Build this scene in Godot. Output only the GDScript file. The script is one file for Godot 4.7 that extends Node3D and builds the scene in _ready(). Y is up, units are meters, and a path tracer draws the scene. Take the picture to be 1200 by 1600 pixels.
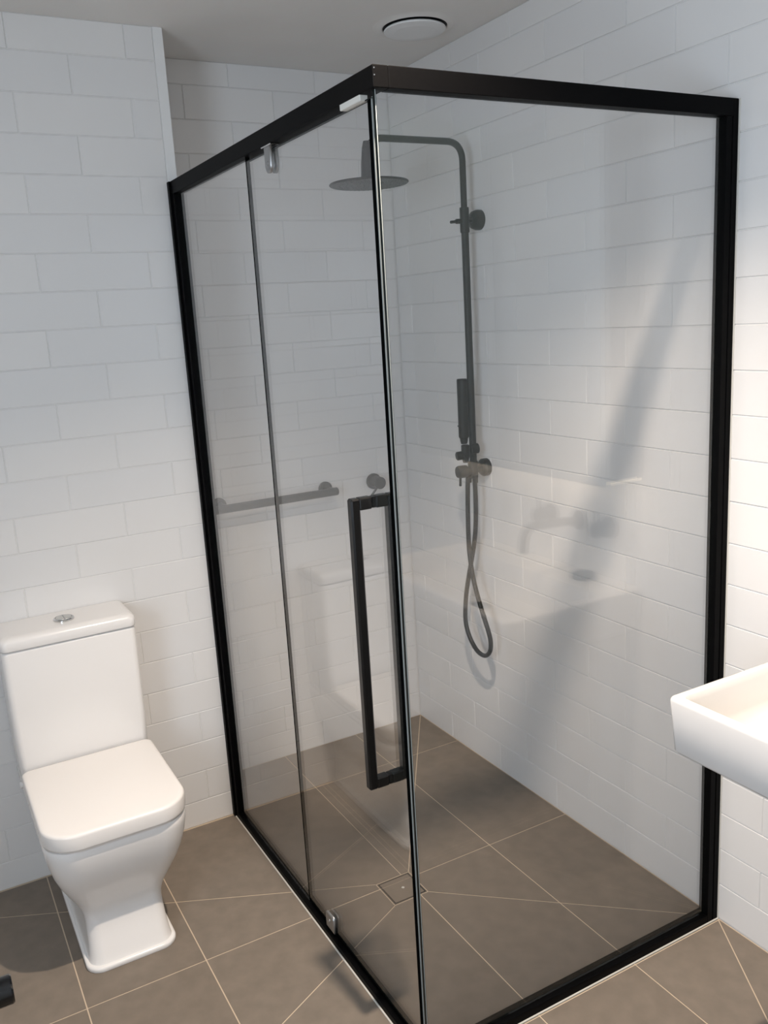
extends Node3D

# Shower room. x = 0 is the right wall, z = 0 the wall at the back of the shower,
# z = ZT the wall behind the toilet, y = 0 the floor; the camera stands at larger z.

const ZT := 0.2665
const H_CEIL := 2.406
const GX := -0.878   # plane of the side glass
const GZ := 1.473    # plane of the front glass
const X_OUT := -0.893
const Z_OUT := 1.488
const H_TOP := 2.0
const X_ROOM := -2.75
const Z_ROOM := 3.55

var M := {}
var used_names := {}

# ------------------------------------------------------------------ helpers

func numbered(called: String) -> String:
	if not used_names.has(called):
		used_names[called] = 0
		return called
	used_names[called] += 1
	return "%s_%03d" % [called, used_names[called]]

func tag(o: Node3D, label: String, category: String, group := "") -> Node3D:
	o.set_meta("label", label)
	o.set_meta("category", category)
	if group != "":
		o.set_meta("group", group)
	return o

func thing(called: String, label: String, category: String, at := Vector3.ZERO, group := "") -> Node3D:
	var o := Node3D.new()
	o.name = numbered(called)
	add_child(o)
	o.position = at
	tag(o, label, category, group)
	return o

func obj(called: String, mesh: Mesh, m: Material, parent: Node3D = self, at := Vector3.ZERO) -> MeshInstance3D:
	var o := MeshInstance3D.new()
	o.name = numbered(called) if parent == self else called
	o.mesh = mesh
	o.material_override = m
	o.position = at
	parent.add_child(o, true)
	return o

func struct(called: String, mesh: Mesh, m: Material, at := Vector3.ZERO) -> MeshInstance3D:
	var o := obj(called, mesh, m, self, at)
	o.set_meta("kind", "structure")
	return o

func begin() -> SurfaceTool:
	var st := SurfaceTool.new()
	st.begin(Mesh.PRIMITIVE_TRIANGLES)
	return st

func done(st: SurfaceTool) -> ArrayMesh:
	st.generate_normals()
	return st.commit()

# a triangle whose front looks towards «out»
func tri(st: SurfaceTool, a: Vector3, b: Vector3, c: Vector3, out: Vector3) -> void:
	var flip := (b - a).cross(c - a).dot(out) > 0.0
	st.add_vertex(a)
	st.add_vertex(c if flip else b)
	st.add_vertex(b if flip else c)

func quad(st: SurfaceTool, a: Vector3, b: Vector3, c: Vector3, d: Vector3, out: Vector3) -> void:
	tri(st, a, b, c, out)
	tri(st, a, c, d, out)

# box between two corners with chamfered edges
func add_box(st: SurfaceTool, lo: Vector3, hi: Vector3, b := 0.0) -> void:
	st.set_smooth_group(-1)
	var c := (lo + hi) / 2.0
	var h := (hi - lo) / 2.0
	b = minf(b, minf(h.x, minf(h.y, h.z)) * 0.95)
	for ax in 3:
		var u := (ax + 1) % 3
		var v := (ax + 2) % 3
		for s in [-1.0, 1.0]:
			var p: Array[Vector3] = []
			for k in [[-1.0, -1.0], [1.0, -1.0], [1.0, 1.0], [-1.0, 1.0]]:
				var q := Vector3.ZERO
				q[ax] = s * h[ax]
				q[u] = k[0] * (h[u] - b)
				q[v] = k[1] * (h[v] - b)
				p.append(c + q)
			var n := Vector3.ZERO
			n[ax] = s
			quad(st, p[0], p[1], p[2], p[3], n)
	if b <= 0.0:
		return
	for ax in 3:
		var u := (ax + 1) % 3
		var v := (ax + 2) % 3
		for su in [-1.0, 1.0]:
			for sv in [-1.0, 1.0]:
				var p: Array[Vector3] = []
				for k in [[-1.0, 0], [1.0, 0], [1.0, 1], [-1.0, 1]]:
					var q := Vector3.ZERO
					q[ax] = k[0] * (h[ax] - b)
					q[u] = su * (h[u] - (b if k[1] == 1 else 0.0))
					q[v] = sv * (h[v] - (0.0 if k[1] == 1 else b))
					p.append(c + q)
				var n := Vector3.ZERO
				n[u] = su
				n[v] = sv
				quad(st, p[0], p[1], p[2], p[3], n)
	for sx in [-1.0, 1.0]:
		for sy in [-1.0, 1.0]:
			for sz in [-1.0, 1.0]:
				var s := Vector3(sx, sy, sz)
				tri(st, c + s * Vector3(h.x, h.y - b, h.z - b), c + s * Vector3(h.x - b, h.y, h.z - b), c + s * Vector3(h.x - b, h.y - b, h.z), s)

func box(lo: Vector3, hi: Vector3, b := 0.0) -> ArrayMesh:
	var st := begin()
	add_box(st, lo, hi, b)
	return done(st)

# closed rings joined along their order; caps at both ends when asked
func add_loft(st: SurfaceTool, rings: Array, cap_first := true, cap_last := true, inward := false) -> void:
	var n: int = rings[0].size()
	for i in rings.size() - 1:
		st.set_smooth_group(0)
		var mid := Vector3.ZERO
		for k in n:
			mid += (rings[i][k] + rings[i + 1][k]) / (2.0 * n)
		for k in n:
			var a: Vector3 = rings[i][k]
			var b: Vector3 = rings[i][(k + 1) % n]
			var c: Vector3 = rings[i + 1][(k + 1) % n]
			var d: Vector3 = rings[i + 1][k]
			var out: Vector3 = (a + b + c + d) / 4.0 - mid
			quad(st, a, b, c, d, -out if inward else out)
	st.set_smooth_group(-1)
	for e in 2:
		if not (cap_first if e == 0 else cap_last):
			continue
		var r: Array = rings[0] if e == 0 else rings[-1]
		var other: Array = rings[1] if e == 0 else rings[-2]
		var c := Vector3.ZERO
		var c2 := Vector3.ZERO
		for k in n:
			c += r[k] / n
			c2 += other[k] / n
		for k in n:
			tri(st, c, r[k], r[(k + 1) % n], c - c2)

# lathe: profile of (radius, height) turned about «axis» through «at»; each span is flat or smooth
func add_lathe(st: SurfaceTool, at: Vector3, axis: Vector3, profile: Array, n := 28, smooth := false) -> void:
	axis = axis.normalized()
	var u := axis.cross(Vector3.UP if absf(axis.y) < 0.9 else Vector3.RIGHT).normalized()
	var v := axis.cross(u)
	for i in profile.size() - 1:
		var p: Vector2 = profile[i]
		var q: Vector2 = profile[i + 1]
		st.set_smooth_group(1 if smooth else 10 + i)
		var dir := Vector2(q.y - p.y, -(q.x - p.x))   # outward in (radius, height) when the profile climbs
		for k in n:
			var a0 := TAU * k / n
			var a1 := TAU * (k + 1) / n
			var d0 := u * cos(a0) + v * sin(a0)
			var d1 := u * cos(a1) + v * sin(a1)
			var out := (d0 + d1).normalized() * dir.x + axis * dir.y
			var A := at + d0 * p.x + axis * p.y
			var B := at + d1 * p.x + axis * p.y
			var C := at + d1 * q.x + axis * q.y
			var D := at + d0 * q.x + axis * q.y
			if p.x > 1e-6:
				tri(st, A, B, C if q.x > 1e-6 else D, out)
			if q.x > 1e-6:
				tri(st, A, C, D, out)

func lathe(at: Vector3, axis: Vector3, profile: Array, n := 28, smooth := false) -> ArrayMesh:
	var st := begin()
	add_lathe(st, at, axis, profile, n, smooth)
	return done(st)

# capped cylinder with a small bevel at both ends
func rod_profile(r: float, l: float, b: float) -> Array:
	return [Vector2(0, 0), Vector2(r - b, 0), Vector2(r, b), Vector2(r, l - b), Vector2(r - b, l), Vector2(0, l)]

func rod(a: Vector3, c: Vector3, r: float, b := 0.0015, n := 24) -> ArrayMesh:
	return lathe(a, c - a, rod_profile(r, (c - a).length(), b), n)

# tube along a polyline
func add_tube(st: SurfaceTool, path: Array, r: float, n := 14) -> void:
	var rings := []
	var ref := Vector3.ZERO
	for i in path.size():
		var t: Vector3 = (path[mini(i + 1, path.size() - 1)] - path[maxi(i - 1, 0)]).normalized()
		if ref == Vector3.ZERO:
			ref = t.cross(Vector3.UP if absf(t.y) < 0.9 else Vector3.RIGHT).normalized()
		ref = (ref - t * ref.dot(t)).normalized()
		var w := t.cross(ref)
		var ring := []
		for k in n:
			var a := TAU * k / n
			ring.append(path[i] + (ref * cos(a) + w * sin(a)) * r)
		rings.append(ring)
	add_loft(st, rings)

func tube(path: Array, r: float, n := 14) -> ArrayMesh:
	var st := begin()
	add_tube(st, path, r, n)
	return done(st)

func smooth_path(points: Array, steps := 8) -> Array:
	var out := []
	for i in points.size() - 1:
		var p0: Vector3 = points[maxi(i - 1, 0)]
		var p3: Vector3 = points[mini(i + 2, points.size() - 1)]
		for k in steps:
			out.append((points[i] as Vector3).cubic_interpolate(points[i + 1], p0, p3, float(k) / steps))
	out.append(points[-1])
	return out

# a path with its corners rounded
func rounded_path(points: Array, r: float, steps := 8) -> Array:
	var out := [points[0]]
	for i in range(1, points.size() - 1):
		var p: Vector3 = points[i]
		var a: Vector3 = p + ((points[i - 1] as Vector3) - p).normalized() * r
		var b: Vector3 = p + ((points[i + 1] as Vector3) - p).normalized() * r
		for k in steps + 1:
			var t := float(k) / steps
			out.append(a.lerp(p, t).lerp(p.lerp(b, t), t))
	out.append(points[-1])
	return out

# outline in the xz plane: a rectangle with its own radius for the corners at the far (small z) and near (large z) side
func rect_ring(x0: float, x1: float, z0: float, z1: float, r_far: float, r_near: float, y: float, n := 8) -> Array:
	var ring := []
	for c in [[x1, z1, r_near, 0.0], [x0, z1, r_near, 0.5], [x0, z0, r_far, 1.0], [x1, z0, r_far, 1.5]]:
		var r: float = maxf(c[2], 0.0005)
		var cx: float = c[0] + (-r if c[0] == x1 else r)
		var cz: float = c[1] + (-r if c[1] == z1 else r)
		for k in n + 1:
			var a: float = PI * (c[3] + 0.5 * k / n)
			ring.append(Vector3(cx + r * cos(a), y, cz + r * sin(a)))
	return ring

func mat(color: Color, rough := 0.5, metal := 0.0, spec := 0.5) -> StandardMaterial3D:
	var m := StandardMaterial3D.new()
	m.albedo_color = color
	m.roughness = rough
	m.metallic = metal
	m.metallic_specular = spec
	return m

func noise_tex(seed_: int, freq: float, ramp: Array, size := 512, octaves := 4) -> NoiseTexture2D:
	var f := FastNoiseLite.new()
	f.seed = seed_
	f.frequency = freq
	f.fractal_octaves = octaves
	var t := NoiseTexture2D.new()
	t.width = size
	t.height = size
	t.seamless = true
	t.noise = f
	var g := Gradient.new()
	g.offsets = PackedFloat32Array([0.0, 0.5, 1.0])
	g.colors = PackedColorArray(ramp)
	t.color_ramp = g
	return t

func triplanar(m: StandardMaterial3D, scale: float) -> StandardMaterial3D:
	m.uv1_triplanar = true
	m.uv1_world_triplanar = true
	m.uv1_scale = Vector3.ONE * scale
	return m

# ------------------------------------------------------------------ camera and light

func make_camera() -> void:
	var cam := Camera3D.new()
	cam.name = "camera"
	cam.rotation_order = EULER_ORDER_YXZ
	cam.position = Vector3(-1.6716, 1.5871, 2.8676)
	cam.rotation = Vector3(-0.2173, -0.498, -0.0596)
	cam.fov = rad_to_deg(2.0 * atan(800.0 / 1371.76))
	cam.near = 0.02
	cam.current = true
	add_child(cam)

func make_world() -> void:
	var e := Environment.new()
	e.background_mode = Environment.BG_COLOR
	e.background_color = Color(0.62, 0.72, 0.9)
	e.background_energy_multiplier = 1.0
	e.tonemap_mode = Environment.TONE_MAPPER_LINEAR
	e.tonemap_exposure = 0.92
	e.sdfgi_enabled = true
	e.ssao_enabled = true
	e.ssil_enabled = true
	var w := WorldEnvironment.new()
	w.name = "world"
	w.environment = e
	add_child(w)

const LAMP_AT := Vector3(-0.905, H_CEIL, 1.65)
const SPOT_ENERGY := 5.2
const WINDOW_ENERGY := 3.3
const LED_ENERGY := 0.06

func make_lights() -> void:
	# the recessed downlight before the shower
	var s := SpotLight3D.new()
	s.name = "downlight_beam"
	s.position = LAMP_AT + Vector3(0, -0.012, 0)
	s.rotation = Vector3(-PI / 2, 0, 0)
	s.light_color = Color(1.0, 0.93, 0.855)
	s.light_energy = SPOT_ENERGY
	s.light_size = 0.022
	s.spot_angle = 58.0
	s.spot_angle_attenuation = 1.0
	s.spot_range = 8.0
	s.spot_attenuation = 2.0
	s.shadow_enabled = true
	add_child(s)
	# daylight through the frosted window in the left wall
	var a := AreaLight3D.new()
	a.name = "window_daylight"
	a.area_size = Vector2(1.0, 1.1)
	a.position = Vector3(X_ROOM + 0.02, 1.55, 2.55)
	a.rotation = Vector3(0, -PI / 2, 0)
	a.light_color = Color(0.88, 0.94, 1.0)
	a.light_energy = WINDOW_ENERGY
	a.area_range = 8.0
	a.area_attenuation = 2.0
	a.shadow_enabled = true
	add_child(a)
	# the strip under the mirror cabinet
	var l := AreaLight3D.new()
	l.name = "cabinet_strip_light"
	l.area_size = Vector2(0.04, 0.86)
	l.position = Vector3(-0.06, 1.126, 2.185)
	l.rotation = Vector3(-PI / 2, 0, 0)
	l.light_color = Color(1.0, 0.9, 0.78)
	l.light_energy = LED_ENERGY
	l.area_range = 6.0
	l.area_attenuation = 2.0
	l.shadow_enabled = true
	add_child(l)

func make_materials() -> void:
	M.tile = mat(Color(0.90, 0.893, 0.885), 0.24)
	M.tile_b = mat(Color(0.89, 0.885, 0.88), 0.27)
	M.grout_wall = mat(Color(0.875, 0.868, 0.858), 0.9)
	M.paint = triplanar(mat(Color.WHITE, 0.85), 0.8)
	M.paint.albedo_texture = noise_tex(3, 0.01, [Color(0.895, 0.885, 0.87), Color(0.905, 0.895, 0.88), Color(0.915, 0.905, 0.89)], 256)
	M.trim = mat(Color(0.91, 0.91, 0.905), 0.4)
	M.grout_floor = mat(Color(0.78, 0.71, 0.62), 0.9)
	M.floor = []
	for k in 3:
		var m := triplanar(mat(Color.WHITE, 0.5, 0.0, 0.35), 1.0)
		var d := (k - 1) * 0.008
		m.albedo_texture = noise_tex(20 + k, 0.03, [Color(0.465 + d, 0.427 + d, 0.385 + d), Color(0.49 + d, 0.449 + d, 0.405 + d), Color(0.515 + d, 0.471 + d, 0.425 + d)], 512, 6)
		m.roughness_texture = noise_tex(31 + k, 0.03, [Color(0.42, 0.42, 0.42), Color(0.52, 0.52, 0.52), Color(0.62, 0.62, 0.62)], 256)
		m.roughness = 1.0
		M.floor.append(m)
	M.black = triplanar(mat(Color.WHITE, 0.5, 0.0, 0.17), 6.0)
	M.black.albedo_texture = noise_tex(5, 0.08, [Color(0.016, 0.016, 0.019), Color(0.021, 0.021, 0.024), Color(0.027, 0.027, 0.03)], 256)
	M.tap = mat(Color(0.075, 0.073, 0.068), 0.4, 0.0, 0.35)
	M.hose = mat(Color(0.095, 0.092, 0.085), 0.35, 0.2, 0.4)
	M.rail = mat(Color(0.13, 0.13, 0.13), 0.4, 0.2)
	M.dark = mat(Color(0.03, 0.03, 0.03), 0.6)
	M.rubber = mat(Color(0.02, 0.024, 0.024), 0.8, 0.0, 0.08)
	M.gloss_black = mat(Color(0.03, 0.032, 0.04), 0.14)
	M.glass = mat(Color(0.5, 0.62, 0.57, 0.006), 0.0, 0.0, 0.5)
	M.glass.transparency = BaseMaterial3D.TRANSPARENCY_ALPHA
	M.glass_edge = mat(Color(0.035, 0.06, 0.056), 0.3, 0.0, 0.2)
	M.glass_bright = mat(Color(0.6, 0.62, 0.61), 0.4, 0.0, 0.3)
	M.seal = mat(Color(0.82, 0.81, 0.78), 0.5)
	M.chrome = mat(Color(0.82, 0.82, 0.82), 0.14, 1.0)
	M.steel = mat(Color(0.78, 0.78, 0.77), 0.32, 0.7)
	M.ceramic = mat(Color(0.915, 0.905, 0.895), 0.22)
	M.ceramic.clearcoat_enabled = true
	M.ceramic.clearcoat = 0.15
	M.ceramic.clearcoat_roughness = 0.06
	M.basin = mat(Color(0.865, 0.855, 0.845), 0.14)
	M.seat = mat(Color(0.91, 0.895, 0.88), 0.3)
	M.mirror = mat(Color(0.93, 0.94, 0.94), 0.01, 1.0)
	M.cabinet = mat(Color(0.80, 0.79, 0.78), 0.5)
	M.led = mat(Color(1, 0.95, 0.88), 0.5)
	M.led.emission_enabled = true
	M.led.emission = Color(1.0, 0.93, 0.82)
	M.led.emission_energy_multiplier = 2.2
	M.lamp = mat(Color(1, 0.95, 0.88), 0.5)
	M.lamp.emission_enabled = true
	M.lamp.emission = Color(1.0, 0.9, 0.78)
	M.lamp.emission_energy_multiplier = 3.0
	M.frost = mat(Color(0.8, 0.85, 0.9), 0.6)
	M.frost.emission_enabled = true
	M.frost.emission = Color(0.75, 0.85, 1.0)
	M.frost.emission_energy_multiplier = 0.9
	M.tray = mat(Color(0.40, 0.36, 0.32), 0.5)
	M.patch = mat(Color(0.62, 0.62, 0.62), 0.3, 0.85)
	M.handle = mat(Color(0.04, 0.038, 0.038), 0.3, 0.0, 0.4)
	M.nozzle = mat(Color(0.42, 0.43, 0.42), 0.6)

# ------------------------------------------------------------------ tiles

var tile_meshes := {}

# a wall tile of width w and height h, face up along +z, its edges eased
func tile_mesh(w: float, h: float) -> ArrayMesh:
	var key := "%.3f %.3f" % [w, h]
	if tile_meshes.has(key):
		return tile_meshes[key]
	var st := begin()
	st.set_smooth_group(-1)
	var o := [Vector3(0, 0, -0.002), Vector3(w, 0, -0.002), Vector3(w, h, -0.002), Vector3(0, h, -0.002)]
	var b := 0.0012
	var f := [Vector3(b, b, 0), Vector3(w - b, b, 0), Vector3(w - b, h - b, 0), Vector3(b, h - b, 0)]
	var e := []
	for p in o:
		e.append(Vector3(p.x, p.y, -0.006))
	quad(st, f[0], f[1], f[2], f[3], Vector3.BACK)
	var c := Vector3(w / 2, h / 2, 0)
	for k in 4:
		var j := (k + 1) % 4
		var out: Vector3 = (o[k] + o[j]) / 2.0 - c
		quad(st, f[k], f[j], o[j], o[k], out.normalized() + Vector3.BACK)
		quad(st, o[k], o[j], e[j], e[k], out)
	tile_meshes[key] = done(st)
	return tile_meshes[key]

# running-bond tiles; «along» runs from a0 to a1, rows start at y0 with a cut row below
func lay_tiles(wall: MeshInstance3D, xf: Callable, a0: float, a1: float, y0: float, pitch: float, joint_even: float, joint_odd: float, seed_: int) -> void:
	var rng := RandomNumberGenerator.new()
	rng.seed = seed_
	var g := 0.0019
	var i := -1
	while true:
		var lo := maxf(y0 + pitch * i, 0.0)
		var hi := minf(y0 + pitch * (i + 1), H_CEIL)
		if lo > H_CEIL - 0.01:
			break
		var j: float = joint_even if posmod(i, 2) == 0 else joint_odd
		var k := floori((a0 - j) / 0.3045)
		while j + k * 0.3045 < a1 - 0.004:
			var p := maxf(j + k * 0.3045, a0)
			var q := minf(j + (k + 1) * 0.3045, a1)
			k += 1
			if q - p < 0.012:
				continue
			var t := obj("wall_tile", tile_mesh(snappedf(q - p - g, 0.0005), snappedf(hi - lo - g, 0.0005)), M.tile if rng.randf() < 0.6 else M.tile_b, wall)
			t.transform = xf.call(p + g / 2, lo + g / 2, rng.randf_range(-0.0004, 0.0003))
			t.rotate_object_local(Vector3(rng.randf_range(-1, 1), rng.randf_range(-1, 1), 0).normalized(), rng.randf_range(0, 0.0022))
		i += 1

func make_room() -> void:
	# walls, each a thick backing with grout showing between its tiles
	var rear := struct("wall_rear", box(Vector3(-0.868, -0.1, -0.12), Vector3(0.12, H_CEIL + 0.1, -0.0024)), M.grout_wall)
	lay_tiles(rear, func(a: float, y: float, d: float): return Transform3D(Basis.IDENTITY, Vector3(a, y, d)), -0.866, -0.002, 0.1, 0.1015, -0.28, -0.13, 1)
	var right := struct("wall_right", box(Vector3(0.0024, -0.1, -0.12), Vector3(0.12, H_CEIL + 0.1, Z_ROOM + 0.12)), M.grout_wall)
	# tiles face -x: local x runs along -z... the basis turns +z to -x
	var turn := Basis(Vector3(0, 0, 1), Vector3(0, 1, 0), Vector3(-1, 0, 0))
	lay_tiles(right, func(a: float, y: float, d: float): return Transform3D(turn, Vector3(-d, y, a)), 0.002, Z_ROOM - 0.002, 0.105, 0.1015, 0.7, 0.85, 2)
	var tw := struct("wall_back", box(Vector3(X_ROOM, -0.1, -0.12), Vector3(-0.868, H_CEIL + 0.1, ZT - 0.0019)), M.grout_wall)
	lay_tiles(tw, func(a: float, y: float, d: float): return Transform3D(Basis.IDENTITY, Vector3(a, y, ZT + d)), X_ROOM + 0.002, -0.894, 0.085, 0.1015, -1.278, -1.1285, 3)
	struct("trim_1", box(Vector3(-0.894, 0, ZT - 0.012), Vector3(-0.866, H_CEIL, ZT + 0.0015), 0.001), M.trim)
	# left wall with the window opening (never in view, but it lets the daylight in)
	var wl := begin()
	var wz0 := 2.0
	var wz1 := 3.1
	var wy0 := 0.95
	var wy1 := 2.15
	add_box(wl, Vector3(X_ROOM - 0.15, -0.1, -0.12), Vector3(X_ROOM, H_CEIL + 0.1, wz0))
	add_box(wl, Vector3(X_ROOM - 0.15, -0.1, wz1), Vector3(X_ROOM, H_CEIL + 0.1, Z_ROOM + 0.12))
	add_box(wl, Vector3(X_ROOM - 0.15, -0.1, wz0), Vector3(X_ROOM, wy0, wz1))
	add_box(wl, Vector3(X_ROOM - 0.15, wy1, wz0), Vector3(X_ROOM, H_CEIL + 0.1, wz1))
	struct("wall_left", done(wl), M.paint)
	var win := begin()
	for r in [[wz0, wz0 + 0.05, wy0, wy1], [wz1 - 0.05, wz1, wy0, wy1], [wz0 + 0.05, wz1 - 0.05, wy0, wy0 + 0.05], [wz0 + 0.05, wz1 - 0.05, wy1 - 0.05, wy1]]:
		add_box(win, Vector3(X_ROOM - 0.1, r[2], r[0]), Vector3(X_ROOM - 0.04, r[3], r[1]), 0.003)
	var wn := struct("window_1", done(win), M.trim)
	obj("frosted_window_pane", box(Vector3(X_ROOM - 0.076, wy0 + 0.05, wz0 + 0.05), Vector3(X_ROOM - 0.07, wy1 - 0.05, wz1 - 0.05)), M.frost, wn)
	struct("wall_behind", box(Vector3(X_ROOM - 0.15, -0.1, Z_ROOM), Vector3(0.12, H_CEIL + 0.1, Z_ROOM + 0.12)), M.paint)
	# the ceiling; its fittings are set on it
	struct("ceiling", box(Vector3(X_ROOM - 0.15, H_CEIL, -0.12), Vector3(0.12, H_CEIL + 0.12, Z_ROOM + 0.12)), M.paint)
	make_floor()

# thin strip between two points, for cutting grout lines into tiles
func strip(a: Vector2, b: Vector2, w: float) -> PackedVector2Array:
	var n := (b - a).normalized().orthogonal() * (w / 2.0)
	return PackedVector2Array([a + n, b + n, b - n, a - n])

func make_floor() -> void:
	var fl := struct("floor", box(Vector3(X_ROOM - 0.15, -0.12, -0.12), Vector3(0.12, -0.0007, Z_ROOM + 0.12)), M.grout_floor)
	var d0 := Vector2(-0.682, 0.862)   # drain corners in (x, z)
	var d1 := Vector2(-0.571, 0.974)
	var cuts: Array[PackedVector2Array] = [
		strip(Vector2(d1.x, d0.y), Vector2(0.0, 0.0), 0.0032),
		strip(d1, Vector2(0.0, 1.478), 0.0032),
		strip(d0, Vector2(-2.7, -0.12), 0.0032),
		strip(Vector2(d0.x, d1.y), Vector2(-2.7, 2.0), 0.0032),
		strip(Vector2(0.0, 1.49), Vector2(-0.9, 2.945), 0.0032),
		PackedVector2Array([d0, Vector2(d1.x, d0.y), d1, Vector2(d0.x, d1.y)]),
	]
	var xs := [0.0]
	for k in range(1, 10):
		xs.append(-0.2985 * k)
	xs.append(X_ROOM)
	var zs := [0.0, 0.272, 0.8885, 1.495, 2.105, 2.715, 3.325, Z_ROOM]
	var rng := RandomNumberGenerator.new()
	rng.seed = 12
	var g := 0.0016
	for i in xs.size() - 1:
		for j in zs.size() - 1:
			if zs[j] < ZT - 0.01 and xs[i + 1] < -0.9:
				continue
			var x0: float = xs[i + 1] + g
			var x1: float = xs[i] - g
			if zs[j] < ZT - 0.01:
				x0 = maxf(x0, -0.864)
			if x1 - x0 < 0.02:
				continue
			var pieces: Array = [PackedVector2Array([Vector2(x0, zs[j] + g), Vector2(x1, zs[j] + g), Vector2(x1, zs[j + 1] - g), Vector2(x0, zs[j + 1] - g)])]
			for c in cuts:
				var next := []
				for p in pieces:
					for q in Geometry2D.clip_polygons(p, c):
						next.append(q)
				pieces = next
			var m: Material = M.floor[rng.randi() % 3]
			for p in pieces:
				var slab := slab_mesh(p)
				if slab:
					obj("floor_tile", slab, m, fl)
	# the tiled drain grate: a tile insert with an open slot all round
	var dr := thing("floor_drain", "square tile-insert floor drain where the shower floor's grout lines meet", "drain", Vector3((d0.x + d1.x) / 2, 0, (d0.y + d1.y) / 2))
	var hw := (d1.x - d0.x) / 2 - 0.003
	var tray := begin()
	for s in [-1.0, 1.0]:
		add_box(tray, Vector3(-hw, -0.02, s * (hw - 0.001) - 0.001), Vector3(hw, 0.0, s * (hw - 0.001) + 0.001))
		add_box(tray, Vector3(s * (hw - 0.001) - 0.001, -0.02, -hw), Vector3(s * (hw - 0.001) + 0.001, 0.0, hw))
	obj("drain_frame", done(tray), M.tray, dr)
	obj("drain_well", box(Vector3(-hw, -0.0026, -hw), Vector3(hw, -0.0005, hw)), M.dark, dr)
	obj("tile_insert", box(Vector3(-hw + 0.006, -0.0005, -hw + 0.006), Vector3(hw - 0.006, 0.0004, hw - 0.006), 0.0003), M.floor[1], dr)
	obj("lifting_hole", lathe(Vector3(0.004, 0.0004, 0), Vector3.UP, [Vector2(0.0045, 0), Vector2(0.004, 0.0007), Vector2(0, 0.0007)], 12), M.seal, dr)

func slab_mesh(p: PackedVector2Array) -> ArrayMesh:
	var idx := Geometry2D.triangulate_polygon(p)
	if idx.is_empty():
		return null
	var area := 0.0
	for k in p.size():
		area += p[k].cross(p[(k + 1) % p.size()])
	if absf(area) < 0.00004:
		return null
	var st := begin()
	st.set_smooth_group(-1)
	for k in range(0, idx.size(), 3):
		var t: Array[Vector3] = []
		for n in 3:
			t.append(Vector3(p[idx[k + n]].x, 0, p[idx[k + n]].y))
		tri(st, t[0], t[1], t[2], Vector3.UP)
	for k in p.size():
		var a := p[k]
		var b := p[(k + 1) % p.size()]
		var n := (b - a).orthogonal() * signf(area) * -1.0
		quad(st, Vector3(a.x, 0, a.y), Vector3(b.x, 0, b.y), Vector3(b.x, -0.004, b.y), Vector3(a.x, -0.004, a.y), Vector3(-n.x, 0, -n.y))
	return done(st)

# ------------------------------------------------------------------ shower screen

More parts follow.
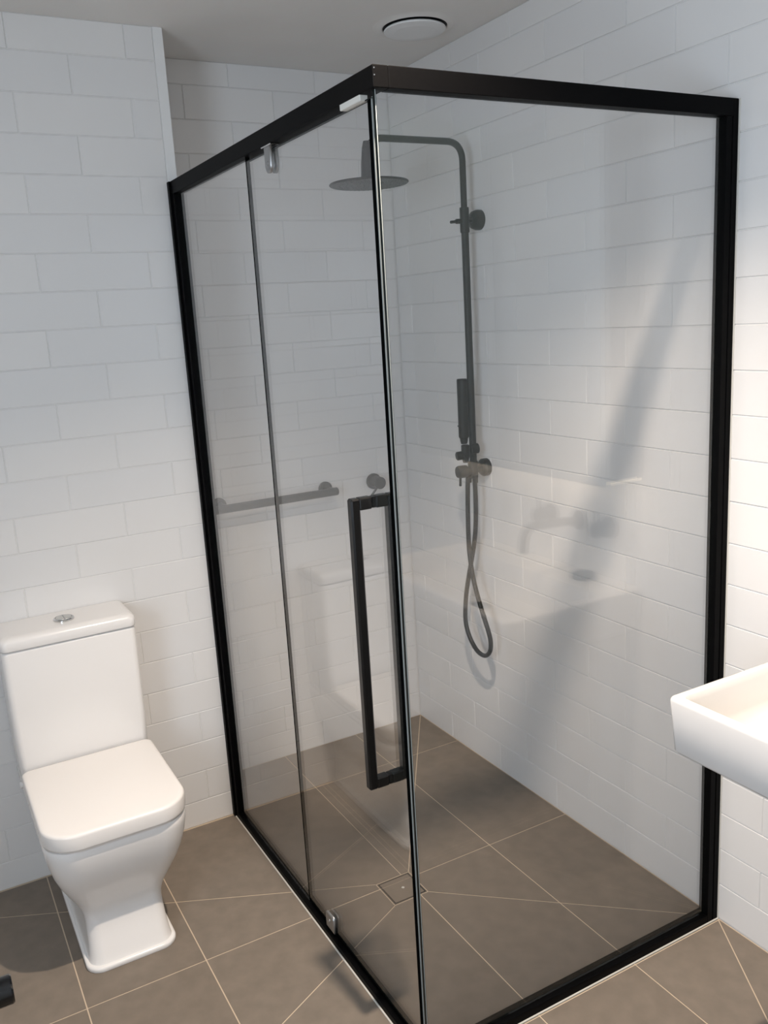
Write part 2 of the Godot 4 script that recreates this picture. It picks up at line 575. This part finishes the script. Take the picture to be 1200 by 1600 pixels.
func make_screen() -> void:
	var s := thing("shower_screen", "black framed corner shower screen with clear glass panes and a pivot door", "shower screen")
	var xi := X_OUT + 0.030
	var zi := Z_OUT - 0.030
	var hb := H_TOP - 0.036
	# rails
	var st := begin()
	add_box(st, Vector3(X_OUT, hb, ZT + 0.0003), Vector3(xi, H_TOP, Z_OUT - 0.0002), 0.0012)
	var sr := obj("side_rail", done(st), M.black, s)
	st = begin()
	add_box(st, Vector3(xi + 0.0002, hb, zi), Vector3(-0.0008, H_TOP, Z_OUT), 0.0012)
	obj("front_rail", done(st), M.black, s)
	for y in [H_TOP - 0.006, H_TOP - 0.017]:
		obj("screw", lathe(Vector3(X_OUT + 0.003, y, Z_OUT - 0.001), Vector3(-0.4, 0, 1), [Vector2(0.0016, 0), Vector2(0.0012, 0.0014), Vector2(0, 0.0016)], 10), M.chrome, sr)
	# channels on the walls: an outer profile and an inner one with a dark joint between
	st = begin()
	add_box(st, Vector3(X_OUT - 0.006, 0.0, ZT + 0.0018), Vector3(X_OUT + 0.034, H_TOP - 0.001, ZT + 0.020), 0.001)
	add_box(st, Vector3(X_OUT + 0.0005, 0.0, ZT + 0.020), Vector3(xi - 0.0005, hb, ZT + 0.040), 0.001)
	obj("wall_channel", done(st), M.black, s)
	st = begin()
	add_box(st, Vector3(-0.0165, 0.0, zi - 0.003), Vector3(-0.0005, H_TOP - 0.0003, Z_OUT + 0.0005), 0.0012)
	add_box(st, Vector3(-0.018, 0.0, zi + 0.002), Vector3(-0.0165, hb, Z_OUT - 0.003))
	add_box(st, Vector3(-0.036, 0.0, zi + 0.0005), Vector3(-0.018, hb, Z_OUT - 0.0005), 0.001)
	obj("wall_channel", done(st), M.black, s)
	# sills
	st = begin()
	add_box(st, Vector3(X_OUT, 0.0, ZT + 0.020), Vector3(xi - 0.002, 0.018, Z_OUT), 0.0015)
	add_box(st, Vector3(xi - 0.012, 0.018, ZT + 0.040), Vector3(xi - 0.003, 0.026, zi), 0.0008)
	obj("side_sill", done(st), M.black, s)
	st = begin()
	add_box(st, Vector3(xi - 0.002, 0.0, zi), Vector3(-0.036, 0.022, Z_OUT), 0.0015)
	add_box(st, Vector3(xi, 0.022, zi + 0.002), Vector3(-0.036, 0.030, zi + 0.011), 0.0008)
	obj("front_sill", done(st), M.black, s)
	# sealant beads along the frame
	st = begin()
	add_box(st, Vector3(X_OUT - 0.004, -0.001, ZT + 0.002), Vector3(X_OUT, 0.0028, Z_OUT + 0.004), 0.001)
	add_box(st, Vector3(X_OUT, -0.001, Z_OUT), Vector3(0.0, 0.0028, Z_OUT + 0.004), 0.001)
	add_box(st, Vector3(-0.0015, 0.0, Z_OUT + 0.0005), Vector3(0.0005, H_TOP, Z_OUT + 0.005), 0.0007)
	obj("sealant_bead", done(st), M.seal, s)
	# fixed side pane
	var g := 0.004
	var z_joint := 0.852
	var pane := obj("side_pane", box(Vector3(GX - g, 0.022, ZT + 0.022), Vector3(GX + g, hb + 0.008, z_joint - 0.0015)), M.glass, s)
	obj("black_seal", box(Vector3(GX - g - 0.0006, 0.022, z_joint - 0.0015), Vector3(GX + g + 0.0006, hb, z_joint + 0.0022)), M.rubber, pane)
	# fixed front pane
	var fp := obj("front_pane", box(Vector3(-0.8825, 0.026, GZ - g), Vector3(-0.022, hb + 0.008, GZ + g)), M.glass, s)
	obj("glass_edge", box(Vector3(-0.886, 0.018, GZ - g), Vector3(-0.8825, hb, GZ + g - 0.001), 0.0006), M.glass_edge, fp)
	obj("bright_arris", box(Vector3(-0.8852, 0.018, GZ + g - 0.001), Vector3(-0.8838, hb, GZ + g), 0.0003), M.glass_bright, fp)
	# the pivot door
	var d := Node3D.new()
	d.name = "door"
	s.add_child(d, true)
	var dz0 := z_joint + 0.003
	var dz1 := 1.456
	var dy1 := hb - 0.008
	obj("door_pane", box(Vector3(GX - g, 0.032, dz0), Vector3(GX + g, dy1 - 0.002, dz1 - 0.0125)), M.glass, d)
	obj("glass_edge", box(Vector3(GX - g, dy1 - 0.002, dz0), Vector3(GX + g, dy1, dz1)), M.glass_edge, d)
	obj("door_seal", box(Vector3(GX - g - 0.0005, 0.032, dz1 - 0.0125), Vector3(GX + g + 0.0005, dy1 - 0.002, dz1), 0.0008), M.rubber, d)
	obj("bright_arris", box(Vector3(GX - g, 0.032, dz1), Vector3(GX + g, dy1 - 0.002, dz1 + 0.001), 0.0004), M.glass_bright, d)
	obj("bottom_seal", box(Vector3(GX - g, 0.0275, dz0), Vector3(GX + g, 0.032, dz1)), M.rubber, d)
	# pivots: rounded chrome patch plates either side of the glass
	for e in 2:
		for side in [-1.0, 1.0]:
			var p := begin()
			var outline := PackedVector2Array()
			var hz := 0.0165
			var hy := 0.056 if e == 0 else 0.046
			if e == 0:
				outline.append_array([Vector2(-hz, 0), Vector2(-hz, -hy + hz)])
				for k in 11:
					var a := PI + PI * k / 10.0
					outline.append(Vector2(cos(a) * hz, -hy + hz + sin(a) * hz))
				outline.append(Vector2(hz, 0))
			else:
				outline = PackedVector2Array([Vector2(-0.024, 0), Vector2(-0.024, hy - 0.006), Vector2(-0.018, hy), Vector2(0.018, hy), Vector2(0.024, hy - 0.006), Vector2(0.024, 0)])
			var at := Vector3(GX + side * (g + 0.0002), (hb - 0.001) if e == 0 else 0.027, 0.995)
			var lay := []
			for k in [[0.0, 1.0], [0.005, 1.0], [0.0065, 0.86]]:
				var ring := []
				for q in outline:
					var mid := Vector2(0, (-hy if e == 0 else hy) / 2)
					var w: Vector2 = mid + (q - mid) * k[1]
					ring.append(at + Vector3(side * k[0], w.y, w.x))
				lay.append(ring)
			add_loft(p, lay)
			add_lathe(p, at + Vector3(side * 0.0064, (-hy + 0.02) if e == 0 else hy * 0.6, 0), Vector3(side, 0, 0), [Vector2(0.0058, 0), Vector2(0.0055, 0.0012), Vector2(0.003, 0.0012), Vector2(0.0028, 0.0004), Vector2(0, 0.0004)], 14)
			obj("pivot_plate", done(p), M.patch, d)
	obj("pivot_cap", box(Vector3(GX - 0.014, hb - 0.0035, 0.972), Vector3(GX + 0.014, hb - 0.0005, 1.026), 0.0006), M.chrome, d)
	# catch block at the top of the door's free edge
	obj("door_catch", box(Vector3(X_OUT + 0.001, hb - 0.010, 1.357), Vector3(X_OUT + 0.017, hb + 0.006, 1.435), 0.0012), M.seal, s)
	# back-to-back pull handle: one D outside, one inside
	var hz0 := 1.361
	var yb := 0.621
	var yt := 1.246
	for side in [-1.0, 1.0]:
		var hb_ := begin()
		var r := 0.0102
		var reach := 0.041
		var xb: float = GX + side * reach
		add_box(hb_, Vector3(xb - r, yb, hz0 - r), Vector3(xb + r, yt, hz0 + r), 0.0035)
		for y in [yb, yt - 2 * r - 0.004]:
			var x_a: float = GX + side * (g + 0.0003)
			var x_b: float = xb - side * r * 0.8
			add_box(hb_, Vector3(minf(x_a, x_b), y, hz0 - r), Vector3(maxf(x_a, x_b), y + 2 * r + 0.004, hz0 + r), 0.0025)
		obj("pull_handle", done(hb_), M.handle, d)
	for y in [yb + 0.0015, yt - 0.0229]:
		obj("handle_spacer", box(Vector3(GX - g - 0.0002, y, hz0 - 0.0085), Vector3(GX + g + 0.0002, y + 0.0214, hz0 + 0.0085), 0.0005), M.handle, d)

# ------------------------------------------------------------------ shower fittings

func make_shower() -> void:
	var xr := -0.06
	var zr := 0.532
	var s := thing("shower_column", "black exposed shower column with overhead arm on the right wall", "shower", Vector3(0, 0, 0))
	# riser and arm
	var path := rounded_path([Vector3(xr, 1.86, zr), Vector3(xr, 2.09, zr), Vector3(-0.387, 2.09, zr), Vector3(-0.387, 2.03, zr)], 0.055, 10)
	obj("overhead_arm", tube(path, 0.0098, 18), M.tap, s)
	obj("riser", rod(Vector3(xr, 1.10, zr), Vector3(xr, 1.90, zr), 0.0115, 0.001), M.tap, s)
	# top bracket
	var st := begin()
	add_lathe(st, Vector3(xr, 1.828, zr), Vector3.UP, rod_profile(0.0145, 0.074, 0.001), 24)
	add_lathe(st, Vector3(-0.030, 1.866, zr - 0.004), Vector3(-1, 0, 0), rod_profile(0.011, 0.03, 0.001), 20)
	obj("bracket", done(st), M.tap, s)
	obj("wall_flange", lathe(Vector3(-0.0006, 1.866, zr - 0.004), Vector3(-1, 0, 0), [Vector2(0, 0), Vector2(0.0305, 0), Vector2(0.0305, 0.012), Vector2(0.026, 0.026), Vector2(0.012, 0.033), Vector2(0, 0.033)], 32), M.tap, s)
	st = begin()
	add_lathe(st, Vector3(xr - 0.014, 1.862, zr), Vector3(-1, -0.05, 0.0), rod_profile(0.0075, 0.018, 0.001), 16)
	add_lathe(st, Vector3(xr - 0.030, 1.861, zr), Vector3(-1, -0.1, 0.0), rod_profile(0.0045, 0.022, 0.0008), 14)
	obj("clamp_screw", done(st), M.tap, s)
	# rain head
	var head := obj("rain_head", lathe(Vector3(-0.387, 1.962, zr), Vector3.UP, [Vector2(0, 0), Vector2(0.112, 0), Vector2(0.115, 0.003), Vector2(0.113, 0.006), Vector2(0.04, 0.010), Vector2(0.0225, 0.014), Vector2(0.0205, 0.030), Vector2(0.019, 0.06), Vector2(0.0145, 0.10), Vector2(0.0098, 0.118), Vector2(0, 0.118)], 48), M.tap, s)
	var nz := begin()
	for ring in 6:
		var n := 6 + ring * 8
		for k in n:
			var a := TAU * k / n + ring * 0.3
			var r := 0.016 + ring * 0.0172
			add_lathe(nz, Vector3(-0.387 + cos(a) * r, 1.9619, zr + sin(a) * r), Vector3.DOWN, [Vector2(0.0026, 0), Vector2(0.0017, 0.0022), Vector2(0, 0.0022)], 6)
	var no := obj("nozzles", done(nz), M.nozzle, head)
	no.set_meta("kind", "stuff")
	# diverter valve below, with its wall flange and round knob
	obj("wall_flange", lathe(Vector3(-0.0006, 1.088, zr - 0.010), Vector3(-1, 0, 0), [Vector2(0, 0), Vector2(0.029, 0), Vector2(0.029, 0.016), Vector2(0.024, 0.022), Vector2(0.013, 0.026), Vector2(0, 0.026)], 32), M.tap, s)
	st = begin()
	add_lathe(st, Vector3(-0.026, 1.088, zr - 0.010), Vector3(-1, 0, 0), rod_profile(0.0135, 0.036, 0.001), 22)
	add_lathe(st, Vector3(xr, 1.060, zr - 0.004), Vector3.UP, rod_profile(0.0165, 0.056, 0.002), 24)
	add_lathe(st, Vector3(xr - 0.006, 1.043, zr - 0.020), Vector3.UP, rod_profile(0.009, 0.026, 0.001), 18)
	add_lathe(st, Vector3(xr - 0.004, 1.046, zr + 0.012), Vector3.UP, rod_profile(0.009, 0.026, 0.001), 18)
	obj("diverter", done(st), M.tap, s)
	var kn := obj("diverter_knob", lathe(Vector3(xr - 0.010, 1.085, zr - 0.004), Vector3(-1, 0, -0.15), [Vector2(0.014, 0), Vector2(0.014, 0.012), Vector2(0.0195, 0.014), Vector2(0.0205, 0.020), Vector2(0.0205, 0.042), Vector2(0.018, 0.047), Vector2(0, 0.048)], 28), M.tap, s)
	obj("lever_pin", rod(Vector3(xr - 0.046, 1.070, zr - 0.010), Vector3(xr - 0.047, 1.038, zr - 0.011), 0.0042, 0.0008, 12), M.tap, kn)
	# hand shower in its cradle
	var hs := thing("hand_shower", "slim black stick hand shower hanging on its hose beside the riser", "hand shower")
	var hx := xr - 0.027
	var hz := zr - 0.011
	st = begin()
	add_lathe(st, Vector3(hx - 0.003, 1.176, hz + 0.006), Vector3(0, 1, 0), [Vector2(0, 0), Vector2(0.010, 0), Vector2(0.0125, 0.010), Vector2(0.0125, 0.016), Vector2(0.0165, 0.022), Vector2(0.0165, 0.205), Vector2(0.0145, 0.208), Vector2(0, 0.208)], 26)
	obj("handset", done(st), M.tap, hs)
	obj("collar", lathe(Vector3(hx - 0.0045, 1.232, hz + 0.004), Vector3(0, 1, 0), [Vector2(0.0164, 0), Vector2(0.0169, 0.0005), Vector2(0.0169, 0.003), Vector2(0.0164, 0.0035)], 26), M.dark, hs)
	st = begin()
	add_lathe(st, Vector3(xr + 0.014, 1.158, zr + 0.010), Vector3(-1, -0.05, -0.25), rod_profile(0.0165, 0.024, 0.002), 24)
	add_lathe(st, Vector3(hx - 0.012, 1.140, hz + 0.010), Vector3(-1, -0.1, -0.25), rod_profile(0.0140, 0.022, 0.002), 24)
	obj("cradle", done(st), M.tap, s)
	st = begin()
	add_lathe(st, Vector3(hx - 0.002, 1.115, hz + 0.010), Vector3(0, 1, 0), [Vector2(0, 0), Vector2(0.009, 0), Vector2(0.0135, 0.02), Vector2(0.0135, 0.056), Vector2(0.0095, 0.058), Vector2(0, 0.058)], 22)
	obj("cradle_socket", done(st), M.tap, s)
	# the hose: from the valve down, round the loop and back up
	# the same curve as points in the plane of the hose, in metres (z, y)
	var curve := hose_points()
	obj("hose", tube(smooth_path(curve, 5), 0.0078, 12), M.hose, hs)
	# the crimp ring where the hose turns
	var cp: Vector3 = curve[7]
	var ct: Vector3 = (curve[8] - curve[6]).normalized()
	obj("crimp", rod(cp - ct * 0.003, cp + ct * 0.003, 0.0086, 0.0004, 14), M.dark, hs)
	# grab rail and tap on the wall at the back
	var gr := thing("towel_rail", "dark grey round towel rail with disc mounts low on the shower's back wall", "rail")
	var gy := 0.990
	obj("bar", rod(Vector3(-0.80, gy, 0.068), Vector3(-0.333, gy, 0.068), 0.0142, 0.003), M.rail, gr)
	for x in [-0.757, -0.352]:
		var post := begin()
		add_lathe(post, Vector3(x, gy + 0.002, 0.0006), Vector3(0.02, 0, 1), [Vector2(0, 0), Vector2(0.0265, 0), Vector2(0.0265, 0.007), Vector2(0.0245, 0.009), Vector2(0.0125, 0.010), Vector2(0.0125, 0.064)], 28)
		obj("mount", done(post), M.rail, gr)
	var tp := thing("shower_tap", "round dark grey tap with a short lever pin on the shower's back wall", "tap")
	obj("wall_flange", lathe(Vector3(-0.151, 0.992, 0.0006), Vector3(0, 0, 1), [Vector2(0, 0), Vector2(0.0295, 0), Vector2(0.0295, 0.008), Vector2(0.0275, 0.010), Vector2(0, 0.010)], 32), M.rail, tp)
	var kb := obj("knob", lathe(Vector3(-0.151, 0.992, 0.010), Vector3(0, 0, 1), rod_profile(0.0225, 0.05, 0.002), 28), M.rail, tp)
	obj("lever_pin", rod(Vector3(-0.160, 0.975, 0.046), Vector3(-0.190, 0.945, 0.048), 0.004, 0.0008, 12), M.rail, kb)

func hose_points() -> Array:
	var zy := [[0.506, 1.060], [0.506, 1.005], [0.507, 0.935], [0.509, 0.865], [0.515, 0.800], [0.532, 0.722], [0.556, 0.660], [0.584, 0.600], [0.606, 0.552], [0.612, 0.518], [0.602, 0.482], [0.569, 0.455], [0.526, 0.455], [0.488, 0.480], [0.462, 0.516], [0.452, 0.560], [0.462, 0.640], [0.482, 0.712], [0.510, 0.795], [0.530, 0.865], [0.540, 0.935], [0.544, 1.005], [0.544, 1.060]]
	var out := []
	for k in zy.size():
		var t := float(k) / (zy.size() - 1)
		# the strands pass in front of each other where they cross
		var x := -0.066 + (-0.012 if t < 0.5 else 0.004) * sin(PI * clampf(t if t < 0.5 else 1.0 - t, 0, 0.5) * 2.0)
		out.append(Vector3(x, zy[k][1], zy[k][0]))
	return out

# ------------------------------------------------------------------ toilet

func make_toilet() -> void:
	var cx := -1.350
	var t := thing("toilet", "white close-coupled toilet with square cistern and closed lid against the tiled wall", "toilet", Vector3(cx, 0, ZT))
	var zw := 0.0025
	# pan: [height, half width, front, near radius]
	var rows := [[0.012, 0.1085, 0.511, 0.037], [0.016, 0.107, 0.509, 0.036], [0.030, 0.1045, 0.504, 0.034], [0.060, 0.1015, 0.492, 0.032], [0.090, 0.100, 0.482, 0.032], [0.115, 0.0995, 0.476, 0.032], [0.132, 0.1015, 0.475, 0.034], [0.150, 0.107, 0.478, 0.038], [0.175, 0.118, 0.488, 0.044], [0.205, 0.133, 0.504, 0.052], [0.24, 0.148, 0.524, 0.060], [0.28, 0.161, 0.545, 0.067], [0.32, 0.170, 0.560, 0.072], [0.355, 0.175, 0.568, 0.075], [0.374, 0.176, 0.570, 0.076], [0.380, 0.174, 0.568, 0.075]]
	var rings := []
	for r in rows:
		rings.append(rect_ring(-r[1], r[1], zw, r[2], 0.004, r[3], r[0], 10))
	var st := begin()
	add_loft(st, rings)
	var lip := func(y: float, inset: float): return rect_ring(-0.1165 + inset, 0.1165 - inset, zw, 0.520 - inset, 0.004, 0.042 - inset * 0.5, y, 10)
	add_loft(st, [lip.call(0.0, 0.001), lip.call(0.002, 0.0), lip.call(0.0085, 0.0)])
	add_loft(st, [lip.call(0.0085, 0.0), lip.call(0.0115, 0.001), lip.call(0.0135, 0.0035), lip.call(0.014, 0.006)])
	obj("pan", done(st), M.ceramic, t)
	# seat and lid
	var ring_of := func(y: float, inset: float): return rect_ring(-0.178 + inset, 0.178 - inset, 0.168 + inset, 0.582 - inset, 0.022, 0.085 - inset * 0.5, y, 12)
	st = begin()
	add_loft(st, [ring_of.call(0.3805, 0.010), ring_of.call(0.388, 0.009)])
	obj("seat", done(st), M.seat, t)
	st = begin()
	add_loft(st, [ring_of.call(0.388, 0.004), ring_of.call(0.390, 0.001), ring_of.call(0.394, 0.0), ring_of.call(0.424, 0.0)])
	add_loft(st, [ring_of.call(0.424, 0.0), ring_of.call(0.4285, 0.001), ring_of.call(0.431, 0.0035), ring_of.call(0.432, 0.007), ring_of.call(0.4322, 0.012)], false)
	obj("lid", done(st), M.seat, t)
	for x in [-0.172, 0.165]:
		obj("hinge", rod(Vector3(x - 0.012, 0.398, 0.176), Vector3(x + 0.012, 0.398, 0.176), 0.009, 0.001, 16), M.seat, t)
	# cistern
	var cr := func(y: float, inset: float): return rect_ring(-0.1785 + inset, 0.1785 - inset, zw, 0.166 - inset, 0.004, 0.018, y, 8)
	st = begin()
	add_loft(st, [cr.call(0.381, 0.010), cr.call(0.40, 0.004), cr.call(0.50, 0.001), cr.call(0.765, 0.0), cr.call(0.7715, 0.002), cr.call(0.773, 0.006)])
	obj("cistern", done(st), M.ceramic, t)
	var lr := func(y: float, inset: float): return rect_ring(-0.181 + inset, 0.181 - inset, zw, 0.170 - inset, 0.004, 0.02, y, 8)
	st = begin()
	add_loft(st, [lr.call(0.774, 0.006), lr.call(0.7755, 0.001), lr.call(0.779, 0.0), lr.call(0.797, 0.0), lr.call(0.804, 0.003), lr.call(0.8085, 0.009), lr.call(0.8105, 0.018), lr.call(0.811, 0.026)])
	var lid := obj("cistern_lid", done(st), M.ceramic, t)
	st = begin()
	add_lathe(st, Vector3(0, 0.811, 0.085), Vector3.UP, [Vector2(0.0285, 0), Vector2(0.0285, 0.004), Vector2(0.026, 0.0065), Vector2(0.023, 0.0065), Vector2(0.0225, 0.004), Vector2(0, 0.004)], 32)
	obj("button_ring", done(st), M.chrome, lid)
	for s in [-1.0, 1.0]:
		var half := PackedVector2Array()
		for k in 13:
			var a := -PI / 2 + PI * k / 12.0
			half.append(Vector2(s * (0.0012 + cos(a) * 0.0205), sin(a) * 0.0205))
		var rr := []
		for l in [[0.8145, 1.0], [0.8175, 1.0], [0.8185, 0.93]]:
			var ring := []
			for q in half:
				var c := Vector2(s * 0.009, 0)
				var w: Vector2 = c + (q - c) * l[1]
				ring.append(Vector3(w.x, l[0], 0.085 + w.y))
			rr.append(ring)
		st = begin()
		add_loft(st, rr)
		obj("flush_button", done(st), M.steel, lid)

# ------------------------------------------------------------------ basin, taps, cabinet

func make_vanity() -> void:
	var z0 := 1.732
	var z1 := 2.46
	var b := thing("basin", "white rectangular wall-hung basin with a thin rim below the mirror cabinet", "basin", Vector3(0, 0, 0))
	var outer := func(y: float, i: float): return rect_ring(-0.452 + i, -0.0012, z0 + i, z1 - i, 0.010, 0.010, y, 6)
	var inner := func(y: float, i: float): return rect_ring(-0.436 + i, -0.125 - i, z0 + 0.017 + i, z1 - 0.017 - i, 0.018, 0.018, y, 6)
	var st := begin()
	add_loft(st, [outer.call(0.720, 0.020), outer.call(0.7225, 0.011), outer.call(0.728, 0.007), outer.call(0.79, 0.003), outer.call(0.831, 0.0), outer.call(0.836, 0.0012), outer.call(0.839, 0.0036), outer.call(0.840, 0.007)], true, false)
	# rim top, then the bowl
	var a: Array = outer.call(0.840, 0.007)
	var c: Array = inner.call(0.840, 0.0)
	st.set_smooth_group(-1)
	for k in a.size():
		var j := (k + 1) % a.size()
		quad(st, a[k], a[j], c[j], c[k], Vector3.UP)
	add_loft(st, [c, inner.call(0.8375, 0.0025), inner.call(0.825, 0.006), inner.call(0.775, 0.016), inner.call(0.760, 0.022), inner.call(0.752, 0.034)], false, false, true)
	var f: Array = inner.call(0.752, 0.034)
	var mid := Vector3.ZERO
	for k in f.size():
		mid += f[k] / f.size()
	st.set_smooth_group(-1)
	for k in f.size():
		tri(st, mid, f[k], f[(k + 1) % f.size()], Vector3.UP)
	obj("bowl", done(st), M.basin, b)
	obj("waste", lathe(mid + Vector3(0, 0.0002, 0), Vector3.UP, [Vector2(0.032, 0), Vector2(0.032, 0.003), Vector2(0.026, 0.005), Vector2(0, 0.0055)], 28), M.tap, b)
	for q in [[0.776, 2.012, 0.0035, 0.0022], [0.773, 2.018, 0.002, 0.0014], [0.788, 1.985, 0.0012, 0.0008]]:
		obj("chip", box(Vector3(-0.4499, q[0] - q[3] / 2, q[1] - q[2]), Vector3(-0.4460, q[0] + q[3] / 2, q[1] + q[2]), 0.0003), M.dark, b)
	# wall-mounted basin set
	for z in [1.852, 2.098]:
		var tp := thing("basin_tap", "round black wall tap handle over the basin's end near the shower" if z < 2.0 else "round black wall tap handle over the basin, farther from the shower", "tap", Vector3(-0.0006, 0.986, z), "basin tap handles")
		obj("wall_flange", lathe(Vector3.ZERO, Vector3(-1, 0, 0), [Vector2(0, 0), Vector2(0.030, 0), Vector2(0.030, 0.008), Vector2(0.028, 0.010), Vector2(0, 0.010)], 28), M.tap, tp)
		var k2 := obj("knob", lathe(Vector3(-0.010, 0, 0), Vector3(-1, 0, 0), rod_profile(0.022, 0.05, 0.002), 28), M.tap, tp)
		obj("lever_pin", rod(Vector3(-0.048, 0.02, 0), Vector3(-0.049, 0.052, 0), 0.004, 0.0008, 12), M.tap, k2)
	var sp := thing("basin_spout", "black curved wall spout between the two basin tap handles", "spout", Vector3(-0.0006, 0.986, 1.975))
	obj("wall_flange", lathe(Vector3.ZERO, Vector3(-1, 0, 0), [Vector2(0, 0), Vector2(0.028, 0), Vector2(0.028, 0.008), Vector2(0.026, 0.010), Vector2(0, 0.010)], 28), M.tap, sp)
	obj("spout_tube", tube(rounded_path([Vector3(-0.008, 0, 0), Vector3(-0.20, 0.012, 0), Vector3(-0.208, -0.062, 0)], 0.045, 10), 0.0125, 16), M.tap, sp)
	var pl := obj("basin_plug", lathe(Vector3(-0.055, 0.8402, 1.90), Vector3.UP, [Vector2(0, 0), Vector2(0.034, 0), Vector2(0.036, 0.004), Vector2(0.034, 0.012), Vector2(0.028, 0.015), Vector2(0, 0.015)], 28), M.tap)
	tag(pl, "round black plug lying on the basin's tap ledge", "plug")
	# mirror cabinet
	var cab := thing("mirror_cabinet", "tall mirror-fronted wall cabinet with a light strip under it above the basin", "cabinet", Vector3(0, 0, 0))
	obj("body", box(Vector3(-0.112, 1.143, 1.735), Vector3(-0.0008, 2.048, 2.635), 0.001), M.cabinet, cab)
	for z in [1.736, 2.186]:
		obj("mirror_door", box(Vector3(-0.130, 1.132, z), Vector3(-0.1125, 2.047, z + 0.448), 0.001), M.mirror, cab)
	obj("light_strip", box(Vector3(-0.108, 1.1345, 1.7365), Vector3(-0.004, 1.1428, 2.625), 0.001), M.led, cab)

func make_ceiling_things() -> void:
	var v := thing("exhaust_vent", "round white ceiling exhaust vent with a dark slot above the shower", "vent", Vector3(-0.190, H_CEIL, 0.503))
	obj("flange", lathe(Vector3.ZERO, Vector3.DOWN, [Vector2(0.094, -0.001), Vector2(0.094, 0.004), Vector2(0.097, 0.005), Vector2(0.112, 0.0015), Vector2(0.122, 0.0)], 48), M.paint, v)
	obj("throat", lathe(Vector3.ZERO, Vector3.DOWN, [Vector2(0, 0.0008), Vector2(0.0945, 0.0008)], 48), M.dark, v)
	obj("disc", lathe(Vector3(0, -0.008, 0), Vector3.DOWN, [Vector2(0, 0), Vector2(0.088, 0.0), Vector2(0.0905, 0.003), Vector2(0.089, 0.006), Vector2(0.06, 0.010), Vector2(0, 0.012)], 48), M.trim, v)
	var d := thing("downlight", "round white recessed ceiling downlight before the shower screen", "light", LAMP_AT)
	obj("trim_ring", lathe(Vector3.ZERO, Vector3.DOWN, [Vector2(0.040, 0.0), Vector2(0.040, 0.002), Vector2(0.046, 0.004), Vector2(0.050, 0.0)], 40), M.trim, d)
	obj("lamp_lens", lathe(Vector3.ZERO, Vector3.DOWN, [Vector2(0, 0.001), Vector2(0.040, 0.001)], 32), M.lamp, d)

func make_stand() -> void:
	# the black holder whose end shows at the left edge of the picture
	var h := thing("toilet_roll_stand", "black cylinder end of a holder at the left edge of the picture before the toilet", "holder", Vector3(-1.733, 0, 1.452))
	obj("base", lathe(Vector3.ZERO, Vector3.UP, [Vector2(0, 0), Vector2(0.085, 0), Vector2(0.085, 0.008), Vector2(0.08, 0.012), Vector2(0, 0.012)], 36), M.gloss_black, h)
	obj("pole", rod(Vector3(0, 0.012, 0), Vector3(0, 0.62, 0), 0.007, 0.002, 16), M.gloss_black, h)
	obj("arm", lathe(Vector3(-0.01, 0.545, 0), Vector3(1, 0.0, 0.0), [Vector2(0, 0), Vector2(0.021, 0), Vector2(0.0235, 0.003), Vector2(0.0235, 0.089), Vector2(0.0215, 0.092), Vector2(0.0195, 0.092), Vector2(0.019, 0.090), Vector2(0, 0.090)], 28), M.gloss_black, h)

func _ready() -> void:
	make_camera()
	make_world()
	make_materials()
	make_lights()
	make_room()
	make_screen()
	make_toilet()
	make_vanity()
	make_shower()
	make_ceiling_things()
	make_stand()
